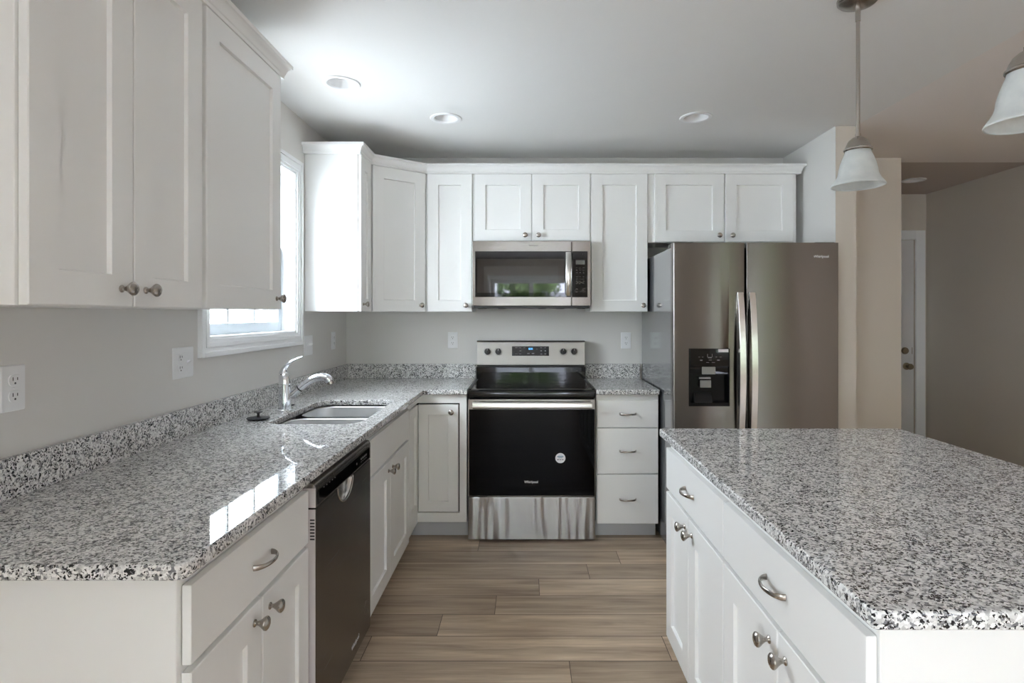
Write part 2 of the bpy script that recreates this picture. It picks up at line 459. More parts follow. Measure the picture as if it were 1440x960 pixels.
# the stub of wall beside the refrigerator: grey kitchen side, warm light on its end painted in as beige
sb = MB().box(1.815, 1.936, 3.40, YB-.001, 0, ZC-.001).build('wall_stub', M['wall']); sb['kind'] = 'structure'
sb.data.materials.append(M['beige'])
for p in sb.data.polygons:
    if p.normal.y < -.5 or p.normal.x > .5: p.material_index = 1
struct('wall_right', MB().prism([(3.68, 4.0), (WR, 4.0), (WR, 4.12), (3.80, 4.12), (3.80, 5.45), (3.68, 5.45)], 0, ZC, 'Z'), M['beige'])
struct('wall_family_right', MB().box(WR, WR+.12, YR-.12, 4.12, 0, ZC), M['beige'])
struct('wall_hall', MB().box(1.0, 2.70, 5.33, 5.45, 0, ZC).box(3.575, 3.679, 5.33, 5.45, 0, ZC).box(2.70, 3.575, 5.33, 5.45, 2.0400, ZC), M['beige'])
struct('wall_hall_left', MB().box(.9, 1.0, YB+.121, 5.45, 0, ZC), M['beige'])
PX0, PX1, PZ1 = -.70, .90, 2.06
FX0_, FX1_, FZ0_, FZ1_ = 3.4, 4.4, .6, 2.1
b = MB().box(XL, PX0, YR-.12, YR, 0, ZC).box(PX1, FX0_, YR-.12, YR, 0, ZC).box(PX0, PX1, YR-.12, YR, PZ1, ZC)
b.box(FX1_, WR, YR-.12, YR, 0, ZC).box(FX0_, FX1_, YR-.12, YR, 0, FZ0_).box(FX0_, FX1_, YR-.12, YR, FZ1_, ZC)
struct('wall_rear', b, M['beige'])
# window over the sink
def side_window(name, y0, y1, z0, z1, cols, rows, rail=True):
    x = XL
    # casing: stepped boards round the opening
    c = MB(); cw = .068
    for (a0, a1, b0, b1) in ((y0-cw, y0, z0-cw, z1+cw), (y1, y1+cw, z0-cw, z1+cw), (y0, y1, z0-cw, z0), (y0, y1, z1, z1+cw)):
        c.box(x+.0005, x+.012, a0, a1, b0, b1)
    t = .02
    c.box(x+.012, x+.02, y0-cw, y0-cw+t, z0-cw, z1+cw, .002).box(x+.012, x+.02, y1+cw-t, y1+cw, z0-cw, z1+cw, .002)
    c.box(x+.012, x+.02, y0-cw+t, y1+cw-t, z0-cw, z0-cw+t, .002).box(x+.012, x+.02, y0-cw+t, y1+cw-t, z1+cw-t, z1+cw, .002)
    c.box(x+.012, x+.016, y0-.03, y1+.03, z0-.03, z0-.014, .001).box(x+.012, x+.016, y0-.03, y1+.03, z1+.014, z1+.03, .001)
    c.box(x+.012, x+.016, y0-.03, y0-.014, z0-.014, z1+.014, .001).box(x+.012, x+.016, y1+.014, y1+.03, z0-.014, z1+.014, .001)
    win = struct(name, c, M['trim'])
    j = MB(); d = .012
    j.box(x-.149, x+.004, y0+.0005, y0+d, z0+.0005, z1-.0005).box(x-.149, x+.004, y1-d, y1-.0005, z0+.0005, z1-.0005)
    j.box(x-.149, x+.004, y0+d, y1-d, z0+.0005, z0+d).box(x-.149, x+.004, y0+d, y1-d, z1-d, z1-.0005)
    struct('jamb', j, M['trim'], win)
    mid = (z0+z1)/2
    for nm, sx0, sz0, sz1 in (('lower_sash', x-.098, z0+d, mid+.02), ('upper_sash', x-.128, mid-.02, z1-d)):
        q = MB(); fw = .042; ya, yb = y0+d+.001, y1-d-.001
        q.box(sx0, sx0+.028, ya, ya+fw, sz0, sz1, .002).box(sx0, sx0+.028, yb-fw, yb, sz0, sz1, .002)
        q.box(sx0, sx0+.028, ya+fw, yb-fw, sz0, sz0+fw+.008, .002).box(sx0, sx0+.028, ya+fw, yb-fw, sz1-fw+.006, sz1, .002)
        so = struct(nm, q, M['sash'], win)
        mu = MB(); gz0, gz1 = sz0+fw+.008, sz1-fw+.006
        for i in range(1, cols):
            yy = ya+fw + (yb-ya-2*fw)*i/cols; mu.box(sx0+.008, sx0+.020, yy-.008, yy+.008, gz0, gz1)
        for i in range(1, rows):
            zz = gz0+(gz1-gz0)*i/rows; mu.box(sx0+.008, sx0+.020, ya+fw, yb-fw, zz-.008, zz+.008)
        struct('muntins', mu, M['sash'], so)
        struct('pane', MB().box(sx0+.0125, sx0+.0155, ya+fw-.004, yb-fw+.004, gz0-.004, gz1+.004), M['glass'], so)
    return win
side_window('window_1', WY0, WY1, WZ0, WZ1, 3, 2)
side_window('window_2_added', DY0, DY1, DZ0, DZ1, 4, 2)  # unseen window, added as a second light source from behind

# sliding patio door behind the camera
b = MB().box(PX0-.07, PX0, YR+.0005, YR+.018, 0, PZ1+.07).box(PX1, PX1+.07, YR+.0005, YR+.018, 0, PZ1+.07).box(PX0, PX1, YR+.0005, YR+.018, PZ1, PZ1+.07)
pd = struct('door_2', b, M['trim'])
mid = (PX0+PX1)/2
for x0, x1, yy in ((PX0+.001, mid+.03, YR-.05), (mid-.03, PX1-.001, YR-.09)):
    q = MB(); fw = .07
    q.box(x0, x0+fw, yy-.02, yy+.015, .01, PZ1-.001).box(x1-fw, x1, yy-.02, yy+.015, .01, PZ1-.001)
    q.box(x0+fw, x1-fw, yy-.02, yy+.015, .01, .11).box(x0+fw, x1-fw, yy-.02, yy+.015, PZ1-.08, PZ1-.001)
    so = struct('sliding_panel', q, M['trim'], pd)
    struct('pane', MB().box(x0+fw-.005, x1-fw+.005, yy-.004, yy, .105, PZ1-.075), M['glass_dim'], so)

# family room window in the rear wall
b = MB()
for a0, a1, z0, z1 in ((FX0_-.068, FX0_, FZ0_-.068, FZ1_+.068), (FX1_, FX1_+.068, FZ0_-.068, FZ1_+.068), (FX0_, FX1_, FZ0_-.068, FZ0_), (FX0_, FX1_, FZ1_, FZ1_+.068)):
    b.box(a0, a1, YR+.0005, YR+.018, z0, z1, .002)
fw_ = struct('window_3', b, M['trim'])
q = MB(); m_ = (FX0_+FX1_)/2
for a0, a1, z0, z1 in ((FX0_+.001, FX0_+.05, FZ0_+.001, FZ1_-.001), (FX1_-.05, FX1_-.001, FZ0_+.001, FZ1_-.001), (m_-.04, m_+.04, FZ0_+.05, FZ1_-.05), (FX0_+.05, FX1_-.05, FZ0_+.001, FZ0_+.05), (FX0_+.05, FX1_-.05, FZ1_-.05, FZ1_-.001)):
    q.box(a0, a1, YR-.08, YR-.05, z0, z1)
so = struct('sash', q, M['trim'], fw_)
struct('pane', MB().box(FX0_+.045, FX1_-.045, YR-.067, YR-.063, FZ0_+.045, FZ1_-.045), M['glass_dim'], so)

# hall door
b = MB()
for a0, a1, z0, z1 in ((2.66, 2.745, 0, 2.125), (3.575, 3.66, 0, 2.125), (2.745, 3.575, 2.04, 2.125)):
    b.box(a0, a1, 5.311, 5.3295, z0, z1, .003)
hd = struct('door_1', b, M['trim'])
sl = MB().box(2.701, 3.5745, 5.345, 5.385, .001, 2.0395, .002)
for z0, z1 in ((.18, .85), (1.02, 1.9)):
    for x0, x1 in ((2.80, 3.06), (3.17, 3.43)):
        sl.box(x0, x1, 5.339, 5.347, z0, z1, .004)
so = struct('door_slab', sl, M['door'], hd)
ROTF = Matrix.Rotation(R(90), 4, 'X')      # lathe axis Z -> -Y
struct('door_knob', MB().lathe([(.033, 0), (.033, .006), (.014, .012), (.012, .035), (.022, .042), (.028, .055), (.024, .068), (0, .072)], 20, Matrix.Translation((3.505, 5.344, .877)) @ ROTF), M['bronze'], so, 'aged brass door knob')
struct('deadbolt', MB().lathe([(.032, 0), (.032, .01), (.026, .02), (0, .022)], 20, Matrix.Translation((3.49, 5.344, 1.02)) @ ROTF), M['bronze'], so, 'aged brass deadbolt')
struct('latch_plate', MB().box(3.556, 3.5595, 5.342, 5.386, .86, .90).box(3.556, 3.5595, 5.342, 5.386, .99, 1.05), M['bronze'], so)
struct('baseboard_hall', MB().box(3.667, 3.6795, 4.30, 5.31, 0, .09, .003), M['trim'])

# ------------------------------------------------------------------ hardware shared by cabinets (thing-local: front faces -Y)
def knob_mesh(x, y, z):
    return MB().lathe([(.0088, 0), (.0088, .002), (.0052, .005), (.0046, .008), (.0062, .012), (.0100, .018), (.0142, .0232), (.0164, .0272), (.0160, .0302), (.0128, .0333), (.007, .0352), (0, .0357)],
                      24, Matrix.Translation((x, y, z)) @ ROTF)
def pull_mesh(x, y, z, L=.098):
    h = L/2
    pts = smooth_path([(x-h, y-.001, z), (x-h+.004, y-.012, z), (x-h*.62, y-.024, z), (x, y-.030, z), (x+h*.62, y-.024, z), (x+h-.004, y-.012, z), (x+h, y-.001, z)], 6)
    rad = lerp_list([(.0030, .0075), (.0028, .0068), (.0030, .0055), (.0033, .0050), (.0030, .0055), (.0028, .0068), (.0030, .0075)], 6)
    return MB().tube(pts, rad, 12)

def cabinet(name, label, loc, rz, W, D, H, fronts, toe=None, group=None, hollow=False, extra=None):
    """origin: left end of the front-frame plane at the cabinet's underside"""
    t = Thing(name, label, 'cabinet', loc, rz, group)
    z0 = toe or 0
    c = MB()
    if hollow:
        c.box(0, .018, .02, D, z0, H).box(W-.018, W, .02, D, z0, H).box(.018, W-.018, .02, D, z0, z0+.018).box(.018, W-.018, D-.01, D, z0+.018, H)
        c.box(0, .04, 0, .02, z0, H).box(W-.04, W, 0, .02, z0, H).box(.04, W-.04, 0, .02, z0, z0+.04).box(.04, W-.04, 0, .02, H-.04, H).box(.04, W-.04, 0, .02, H-.215, H-.185)
    else: c.box(0, W, 0, D, z0, H, .0012, 1)
    t.part('carcass', c, M['cab'])
    if toe: t.part('toe_kick', MB().box(0.001, W-.001, .075, D-.01, 0, toe-.0005), M['toe'])
    for fr_ in fronts:
        kind, x0, x1, a0, a1 = fr_[:5]
        if kind == 'door':
            d = t.part('door', MB().shaker(x0, x1, a0, a1), M['cab'])
            if len(fr_) > 5: t.part('knob', knob_mesh(fr_[5], -.020, fr_[6]), M['nickel'], d, 'brushed nickel knob')
        else:
            d = t.part('drawer' if kind == 'drawer' else 'false_drawer_front', MB().box(x0, x1, -.020, -.0015, a0, a1, .0025), M['cab'])
            if kind == 'drawer': t.part('pull', pull_mesh((x0+x1)/2, -.020, (a0+a1)/2), M['nickel'], d, 'brushed nickel bow pull')
    if extra: extra(t)
    return t

UZ, UH = 1.372, .914
# wall cabinets, left wall (front faces +X)
L90 = R(90)
def up_doors(x0, x1, split, kn, top=.897):
    if split: return [('door', x0, split-.002, 0.001, top, split-.043, .042), ('door', split+.002, x1, .001, top, split+.043, .042)]
    return [('door', x0, x1, .001, top, kn, .042)]
cabinet('wall_cabinet', 'white two-door wall cabinet above the near left worktop, nearest the camera', (-.966, 1.093, UZ), L90, .612, .303, UH, up_doors(.008, .601, .305, 0))
cabinet('wall_cabinet', 'white single-door wall cabinet covering the near half of the window', (-.966, 1.707, UZ), L90, .531, .303, UH, up_doors(.009, .528, 0, .489))
cabinet('wall_cabinet', 'narrow white wall cabinet on the left wall just beyond the window', (-.966, 3.32, UZ), L90, .226, .303, UH, up_doors(.004, .216, 0, .046))
# diagonal corner wall cabinet
t = Thing('wall_cabinet', 'white diagonal corner wall cabinet with one angled door', 'cabinet', (-1.0, 3.8, UZ), 0, world=True)
poly = [(XL+.002, YB-.002), (XL+.002, 3.5475), (-.966, 3.5475), (-.6575, 3.79), (-.6575, YB-.002)]
t.part('carcass', MB().prism(poly, UZ, UZ+UH, 'Z'), M['cab'])
A, B = Vector((-.966, 3.5475, 0)), Vector((-.6575, 3.79, 0)); dl = (B-A).length
MD = Matrix.Translation((A.x, A.y, UZ)) @ Matrix.Rotation(math.atan2(B.y-A.y, B.x-A.x), 4, 'Z')
d = t.part('door', MB().shaker(.020, dl-.014, .001, .897), M['cab'], M4=MD)
t.part('knob', knob_mesh(dl-.05, -.02, .042), M['nickel'], d, 'brushed nickel knob', M4=MD)
# wall cabinets, back wall
YU = 3.79
cabinet('wall_cabinet', 'narrow white wall cabinet between the diagonal corner cabinet and the microwave', (-.656, YU, UZ), 0, .304, .303, UH, [('door', .012, .303, .001, .897, .264, .041)])
cabinet('wall_cabinet', 'short white two-door wall cabinet directly above the microwave', (-.350, YU, 1.829), 0, .766, .303, .457,
        [('door', .012, .384, .004, .440, .343, .039), ('door', .389, .767-.002, .004, .440, .430, .039)])
cabinet('wall_cabinet', 'white single-door wall cabinet between the microwave and the refrigerator', (.4175, YU, UZ), 0, .3755, .303, UH, [('door', .006, .372, .001, .897, .341, .041)])
cabinet('wall_cabinet', 'wide short white two-door wall cabinet above the refrigerator', (.795, YU, 1.824), 0, .970, .303, .462,
        [('door', .041, .491, .003, .445, .456, .042), ('door', .501, .943, .003, .445, .541, .042)])

# crown mouldings
CZ = 2.2705
prof = [(.001, CZ), (.022, CZ), (.0225, CZ+.012), (.026, CZ+.016), (.028, CZ+.026), (.034, CZ+.037), (.042, CZ+.043), (.047, CZ+.0445), (.047, CZ+.0585), (.001, CZ+.0585)]
def crown(label, path, loc):
    t = Thing('crown_molding', label, 'molding', loc, 0, world=True)
    o = MB().sweep(path, prof)
    return t.part('crown_strip', o, M['cab'], smooth=25)
crown('white crown molding along the top of the near left wall cabinets', [(XL+.002, 1.092), (-.966, 1.092), (-.966, 2.239), (XL+.002, 2.239)], (-.95, 1.7, CZ))
crown('white crown molding running round the corner and along the back wall cabinets', [(XL+.002, 3.319), (-.966, 3.319), (-.966, 3.547), (-.6575, YU), (1.766, YU), (1.766, 4.09)], (.2, 3.78, CZ))

# ------------------------------------------------------------------ base cabinets
CT = .876
def two_door(W, a, b_, s, kz=.626):
    return [('door', a, s-.0025, .108, .668, s-.041, kz), ('door', s+.0025, b_, .108, .668, s+.041, kz)]
cabinet('base_cabinet', 'white base cabinet with one drawer over two doors left of the dishwasher', (-.661, 1.095, 0), L90, .620, .606, CT,
        [('drawer', .014, .612, .682, .836)] + two_door(.62, .014, .612, .313), toe=.108)
cabinet('base_cabinet', 'white sink base cabinet between the dishwasher and the corner', (-.661, 2.333, 0), L90, .843, .606, CT,
        [('false', .006, .838, .682, .836)] + two_door(.843, .006, .838, .405), toe=.108, hollow=True)
cabinet('base_cabinet', 'white three-drawer base cabinet between the range and the refrigerator', (.4205, 3.485, 0), 0, .3735, .606, CT,
        [('drawer', .004, .369, .679, .841), ('drawer', .004, .369, .403, .673), ('drawer', .004, .369, .103, .397)], toe=.102)

# corner cabinet with the inset folding door
FX, FY, FR = -.650, 3.474, -.357
t = Thing('base_cabinet', 'white corner base cabinet with inset folding door left of the range', 'cabinet', (-.9, 3.7, 0), 0, world=True)
C0 = 3.18
c = MB().prism([(XL+.003, YB-.003), (XL+.003, C0), (-.69, C0), (-.69, FY+.04), (FR, FY+.04), (FR, YB-.003)], .11, CT)
# face frame (flush with the door): rails and end stiles
c.box(-.399, FR, FY, FY+.0395, .11, CT).box(-.69, FR, FY+.001, FY+.0395, .823, CT).box(-.69, FR, FY+.001, FY+.0395, .11, .166)
c.box(-.6895, FX-.001, C0, C0+.035, .11, CT).box(-.6895, FX-.001, C0+.035, FY+.03, .823, CT).box(-.6895, FX-.001, C0+.035, FY+.03, .11, .166)
t.part('carcass', c, M['cab'])
t.part('gap_shade', MB().box(-.6885, -.400, FY+.024, FY+.033, .167, .822).box(-.689, -.680, C0+.036, FY+.023, .167, .822), M['gap'], label='shade painted in the gap behind the folding door')  # dark sheets standing in for the shade inside the door gap
d1 = t.part('door', MB().shaker(-.647, -.407, .171, .814, .06, yf=FY-.002, yb=FY+.02), M['cab'])
t.part('knob', knob_mesh(-.447, FY-.002, .771), M['nickel'], d1, 'brushed nickel knob')
RL = Matrix.Translation((FX, 0, 0)) @ Matrix.Rotation(R(90), 4, 'Z')
t.part('door', MB().shaker(C0+.040, FY-.006, .171, .814, .06, yf=-.002, yb=.02), M['cab'], M4=RL)
t.part('toe_kick', MB().prism([(-1.2, 4.0), (-1.2, C0+.001), (-.736, C0+.001), (-.736, FY+.085), (FR, FY+.085), (FR, 4.0)], 0, .1095), M['toe'])

# island cabinets (front faces -X)
R90 = R(-90)
IX = .565
cabinet('base_cabinet', 'white island base cabinet at the far end, facing the range', (IX, 2.262, 0), R90, .658, .60, CT,
        [('drawer', .006, .654, .682, .838)] + two_door(.658, .006, .654, .314), toe=.108)
cabinet('base_cabinet', 'white island base cabinet at the near end, in the right foreground', (IX, 1.602, 0), R90, .677, .60, CT,
        [('drawer', .004, .672, .682, .838)] + two_door(.677, .004, .672, .344), toe=.108)
t = Thing('island_back_panel', 'white panelled back of the island under the overhanging top', 'panel', (1.28, 1.6, 0), 0, world=True)
t.part('panel', MB().box(IX+.602, IX+.640, .925, 2.262, 0, CT, .002), M['cab'])

# ------------------------------------------------------------------ granite tops
def slab(outer, hole, z0, z1, bev=.006):
    c = bpy.data.curves.new('t', 'CURVE'); c.dimensions = '2D'; c.fill_mode = 'BOTH'
    c.extrude = (z1-z0)/2-bev; c.bevel_depth = bev; c.bevel_resolution = 2; c.offset = -bev
    for lp in [outer] + (hole if isinstance(hole, list) and hole and isinstance(hole[0], list) else [hole] if hole else []):
        sp = c.splines.new('POLY'); sp.points.add(len(lp)-1); sp.use_cyclic_u = True
        for p_, (x, y) in zip(sp.points, lp): p_.co = (x, y, 0, 1)
    o = bpy.data.objects.new('t', c); COL.objects.link(o)
    me = bpy.data.meshes.new_from_object(o.evaluated_get(bpy.context.evaluated_depsgraph_get()))
    b_ = bmesh.new(); b_.from_mesh(me); bmesh.ops.remove_doubles(b_, verts=b_.verts, dist=1e-5)
    bpy.data.objects.remove(o); bpy.data.curves.remove(c); bpy.data.meshes.remove(me)
    mb = MB(); mb.add(b_, Matrix.Translation((0, 0, (z0+z1)/2))); return mb
GZ0, GZ1 = CT+.0005, .906
def arc(cx, cy_, r, a0, a1, n=5): return [(cx+r*cos(R(a0+(a1-a0)*i/n)), cy_+r*sin(R(a0+(a1-a0)*i/n))) for i in range(n+1)]
CFX, CFY, CNY = -.610, 3.447, 1.035
SK = (-1.075, -.690, 2.375, 3.035)
outer = [(XL+.002, YB-.002), (XL+.002, CNY)] + arc(CFX-.022, CNY+.022, .022, -90, 0) + [(CFX, CFY-.022), (CFX+.022, CFY), (-.3525, CFY), (-.3525, YB-.002)]
t = Thing('countertop', 'speckled grey granite L-shaped countertop with the sink on the left', 'countertop', (-.95, 2.5, GZ0), 0, world=True)
t.part('slab', slab(outer, rrect(*SK, .075), GZ0, GZ1), M['granite'])
t.part('backsplash', MB().box(XL+.002, XL+.022, CNY, YB-.0245, GZ1+.0003, 1.006, .002), M['granite'])
t.part('backsplash', MB().box(XL+.002, -.3525, YB-.024, YB-.002, GZ1+.0003, 1.006, .002), M['granite'])
t = Thing('countertop', 'short speckled granite countertop between the range and the refrigerator', 'countertop', (.6, 3.8, GZ0), 0, world=True)
t.part('slab', slab([(.417, YB-.002), (.417, CFY)] + arc(.799-.012, CFY+.012, .012, -90, 0) + [(.799, YB-.002)], None, GZ0, GZ1), M['granite'])
t.part('backsplash', MB().box(.417, .800, YB-.024, YB-.002, GZ1+.0003, 1.006, .002), M['granite'])
t = Thing('countertop', 'large speckled grey granite island top in the right foreground', 'countertop', (1.0, 1.6, GZ0), 0, world=True)
ix0, ix1, iy0, iy1 = .523, 1.47, .873, 2.283
t.part('slab', slab(rrect(ix0, ix1, iy0, iy1, .012), None, GZ0, GZ1), M['granite'])

# ------------------------------------------------------------------ ceilings (with holes for the recessed cans)
CANS = [(-.885, 2.773), (-.453, 3.266), (.952, 3.252)]
HALLCAN = (3.19, 4.77)
def circ(x, y, r=.0655, n=40): return [(x+r*cos(2*pi*i/n), y+r*sin(2*pi*i/n)) for i in range(n)]
def rect(x0, x1, y0, y1): return [(x0, y0), (x1, y0), (x1, y1), (x0, y1)]
struct('ceiling', slab(rect(-1.43, 1.936, YR-.12, YB+.121), [circ(*c_) for c_ in CANS], ZC, ZC+.1, .0003), M['ceiling'])
struct('ceiling_family_room', MB().box(1.936, WR+.12, YR-.12, YB+.1215, ZC-.0004, ZC+.1), M['ceiling_beige'])
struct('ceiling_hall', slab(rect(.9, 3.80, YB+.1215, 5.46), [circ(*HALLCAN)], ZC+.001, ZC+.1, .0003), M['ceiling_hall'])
struct('ceiling_deck', MB().box(-1.43, WR+.12, YR-.12, 5.46, ZC+.101, ZC+.13), M['ceiling'])

# ------------------------------------------------------------------ sink
t = Thing('kitchen_sink', 'stainless steel double-bowl undermount sink in the granite under the window', 'sink', (-.88, 2.7, .68), 0, world=True)
def bowl(x0, x1, y0, y1, r, ztop, dep):
    b_ = bmesh.new(); rings = []
    prof_ = [(-.001, 0), (0, 0), (.004, -.004), (.008, -dep+.03), (.016, -dep+.01), (.034, -dep)]
    for ins, dz in prof_:
        rr = max(r-ins, .012)
        rings.append([b_.verts.new((x, y, ztop+dz)) for x, y in rrect(x0+ins, x1-ins, y0+ins, y1-ins, rr)])
    n = len(rings[0])
    for a, c_ in zip(rings, rings[1:]):
        for i in range(n): b_.faces.new((a[i], a[(i+1) % n], c_[(i+1) % n], c_[i]))
    b_.faces.new(rings[-1])
    bmesh.ops.recalc_face_normals(b_, faces=b_.faces)
    for f_ in b_.faces: f_.normal_flip()
    m_ = MB(); m_.add(b_); return m_
for y0, y1 in ((SK[2]-.002, 2.690), (2.726, SK[3]+.002)):
    bo = t.part('bowl', bowl(SK[0]-.004, SK[1]+.003, y0, y1, .075, CT-.004, .18), M['steel_sink'])
    t.part('drain', MB().lathe([(.045, .0005), (.043, .003), (.034, .002), (.03, -.001), (0, -.001)], 24, Matrix.Translation(((SK[0]+SK[1])/2, (y0+y1)/2, CT-.184))), M['chrome'], bo)
# faucet
fx, fy = -1.125, 2.70
t = Thing('faucet', 'chrome single-lever kitchen faucet behind the sink', 'faucet', (fx, fy, GZ1), 0)
t.part('body', MB().lathe([(.032, .0005), (.032, .005), (.0285, .009), (.0275, .06), (.0265, .12), (.0265, .138), (.0255, .141), (.0245, .158), (.019, .172), (.010, .180), (0, .182)], 28), M['chrome'])
t.part('collar', MB().lathe([(.0266, .1225), (.0274, .126), (.0266, .1295)], 28, cap=False), M['chrome'])
sp = smooth_path([(.008, .002, .055), (.045, .004, .082), (.085, .006, .118), (.13, .006, .147), (.17, .006, .156), (.198, .006, .150), (.210, .006, .136)], 7)
t.part('spout', MB().tube(sp, lerp_list([.015, .0155, .016, .0165, .0185, .0195, .018], 7), 18), M['chrome'])
t.part('spout_ring', MB().tube([Vector((.0655, .005, .1008)), Vector((.0695, .005, .1044))], .0172, 20), M['black'], label='black ring on the spout')
t.part('spray_outlet', MB().tube([(.2095, .006, .1375), (.2125, .006, .124)], .0155, 18), M['nickel'])
lv = smooth_path([(-.003, 0, .142), (-.007, .0, .172), (.000, 0, .197), (.022, 0, .222), (.055, 0, .241), (.084, 0, .252)], 7)
t.part('lever', MB().tube(lv, lerp_list([(.0235, .0235), (.021, .020), (.015, .0125), (.0125, .0075), (.011, .0045), (.008, .003)], 7), 16), M['chrome'])
t = Thing('hole_cover', 'small round chrome cap with a dark top in the granite behind the faucet', 'cover', (-1.150, 2.835, GZ1), 0)
t.part('rim', MB().lathe([(.024, .0005), (.024, .004), (.018, .0055), (.018, .003), (0, .003)], 24), M['chrome'])
t.part('cap', MB().lathe([(.0165, .0035), (.0165, .009), (.013, .0105), (0, .0105)], 24), M['black'])
t = Thing('sink_stopper', 'black rubber sink stopper lying on the granite left of the faucet', 'stopper', (-1.142, 2.47, GZ1), 0)
t.part('disc', MB().lathe([(.030, .0005), (.044, .004), (.047, .007), (.044, .0095), (.02, .011), (0, .0115)], 32), M['rubber'])
t.part('grip', MB().lathe([(.006, .0112), (.0055, .026), (.010, .030), (.017, .031), (.018, .033), (.015, .0345), (0, .035)], 24), M['rubber'])

# ------------------------------------------------------------------ range
t = Thing('kitchen_range', 'freestanding electric range with black glass oven door and steel drawer', 'stove', (.0325, 3.75, 0), 0, world=True)
rx0, rx1 = -.347, .412; RC = (rx0+rx1)/2
t.part('body', MB().box(rx0+.003, rx1-.003, 3.51, 4.06, .03, .885, .003), M['black'])
for x in (rx0+.05, rx1-.05):
    for y in (3.55, 4.0): t.part('leg', MB().lathe([(.018, 0), (.018, .008), (.012, .01), (.012, .03)], 14, Matrix.Translation((x, y, 0))), M['black'])
# cooktop with a rounded front lip
pf = [(3.462, .853), (3.455, .862), (3.4535, .885), (3.458, .897), (3.468, .9035), (3.49, .9065), (3.985, .9085), (3.985, .886), (3.50, .880), (3.50, .853)]
ck = t.part('cooktop', MB().prism(pf, rx0, rx1, 'X', .0015, 2), M['cooktop'])
for a0, a1, y0, y1 in ((rx0+.004, rx0+.016, 3.475, 3.98), (rx1-.016, rx1-.004, 3.475, 3.98)):
    t.part('side_trim', MB().prism([(y0, .9062), (y1, .9083), (y1, .9118), (y0, .9097)], a0, a1, 'X'), M['black'], ck)
for bx, by, r in ((-.16, 3.60, .115), (.225, 3.60, .085), (-.16, 3.83, .085), (.225, 3.83, .105)):
    b = MB()
    for rr in (r, r*.6): b.lathe([(rr, 0), (rr, .0006), (rr-.0025, .0006), (rr-.0025, 0)], 48, Matrix.Translation((bx, by, .9069+(by-3.49)*.004)), cap=False)
    t.part('burner_ring', b, M['ring'], ck)
# backguard
bx0, bx1 = RC-.372, RC+.372
t.part('backguard_riser', MB().box(bx0-.004, bx1+.004, 3.990, 4.07, .880, .992, .003), M['cooktop'])
t.part('backguard_vent', MB().box(bx0, bx1, 4.005, 4.07, .993, 1.006), M['black'])
cpf = [(3.984, 1.007), (3.984, 1.010), (4.006, 1.158), (4.012, 1.166), (4.075, 1.166), (4.075, 1.007)]
cp = t.part('control_panel', MB().prism(cpf, bx0, bx1, 'X', .002, 2), M['panel_steel'])
t.part('top_cap', MB().prism([(4.008, 1.1665), (4.011, 1.172), (4.078, 1.172), (4.078, 1.1665)], bx0-.002, bx1+.002, 'X', .001), M['steel_dark'])
CS = 204.
TL = Matrix.Translation((0, 3.984, 1.010)) @ Matrix.Rotation(-math.atan2(.022, .148), 4, 'X')   # panel frame: x, -y out, z up the slope
def px(v): return (v-740)/CS
def pz(v): return (1.354-(v-442)/CS-1.010)
dp = t.part('display', MB().box(px(720), px(772), -.0022, .002, pz(500), pz(486.6), .0008), M['glass_black'], cp, M4=TL)
b = MB(); text_front(b, '8:05', px(746.3), -.0028, pz(490.3), .017, bold=.0004)
t.part('clock_digits', b, M['digits'], dp, 'lit blue clock digits', M4=TL)
b = Legends()
for x, z, w_, h_ in [(726, 488.7, 3, .8), (731.5, 488.7, 2.6, .8), (737.5, 488.7, 2.6, .8), (731.7, 493, 2.4, 1.4), (726, 497.3, 4, .8), (731.5, 497.3, 3, .8), (743, 496.7, 3.4, 1.6), (749.5, 496.7, 3.6, 1.6),
                     (755, 490.5, 1.2, .7), (761, 488.7, 2.2, 1.0), (766.7, 488.7, 2, 1.0), (761, 493, 1.8, 1.5), (766.8, 493, 1.8, 1.5), (761.3, 497.4, 2.4, .8), (766.8, 497.4, 2.4, 1.0)]:
    b.box(px(x-w_/2), px(x+w_/2), -.0027, -.0021, pz(z+h_/2), pz(z-h_/2))
b.build(t, M['print_dim'], dp, M4=TL)
for kx in (685.6, 700.8, 792.1, 807.4):
    b = MB().lathe([(.0225, 0), (.0225, .004), (.0205, .008), (.0195, .020), (.017, .0225), (0, .0225)], 26, Matrix.Translation((px(kx), 0, pz(494))) @ ROTF)
    b.box(px(kx)-.0055, px(kx)+.0055, -.030, -.021, pz(494)-.0195, pz(494)+.0195, .002)
    kb = t.part('knob', b, M['black'], cp, M4=TL)
    t.part('pointer', MB().box(px(kx)-.0012, px(kx)+.0012, -.0306, -.0298, pz(494)+.004, pz(494)+.018), M['print'], kb, M4=TL)
    b = MB().tube([(px(kx)+.0275*sin(R(a)), -.0002, pz(494)+.0275*cos(R(a))) for a in range(25, 336, 10)], .0006, 6, up=(0, 1, 0))
    t.part('dial_marks', b, M['print_dark'], cp, M4=TL)
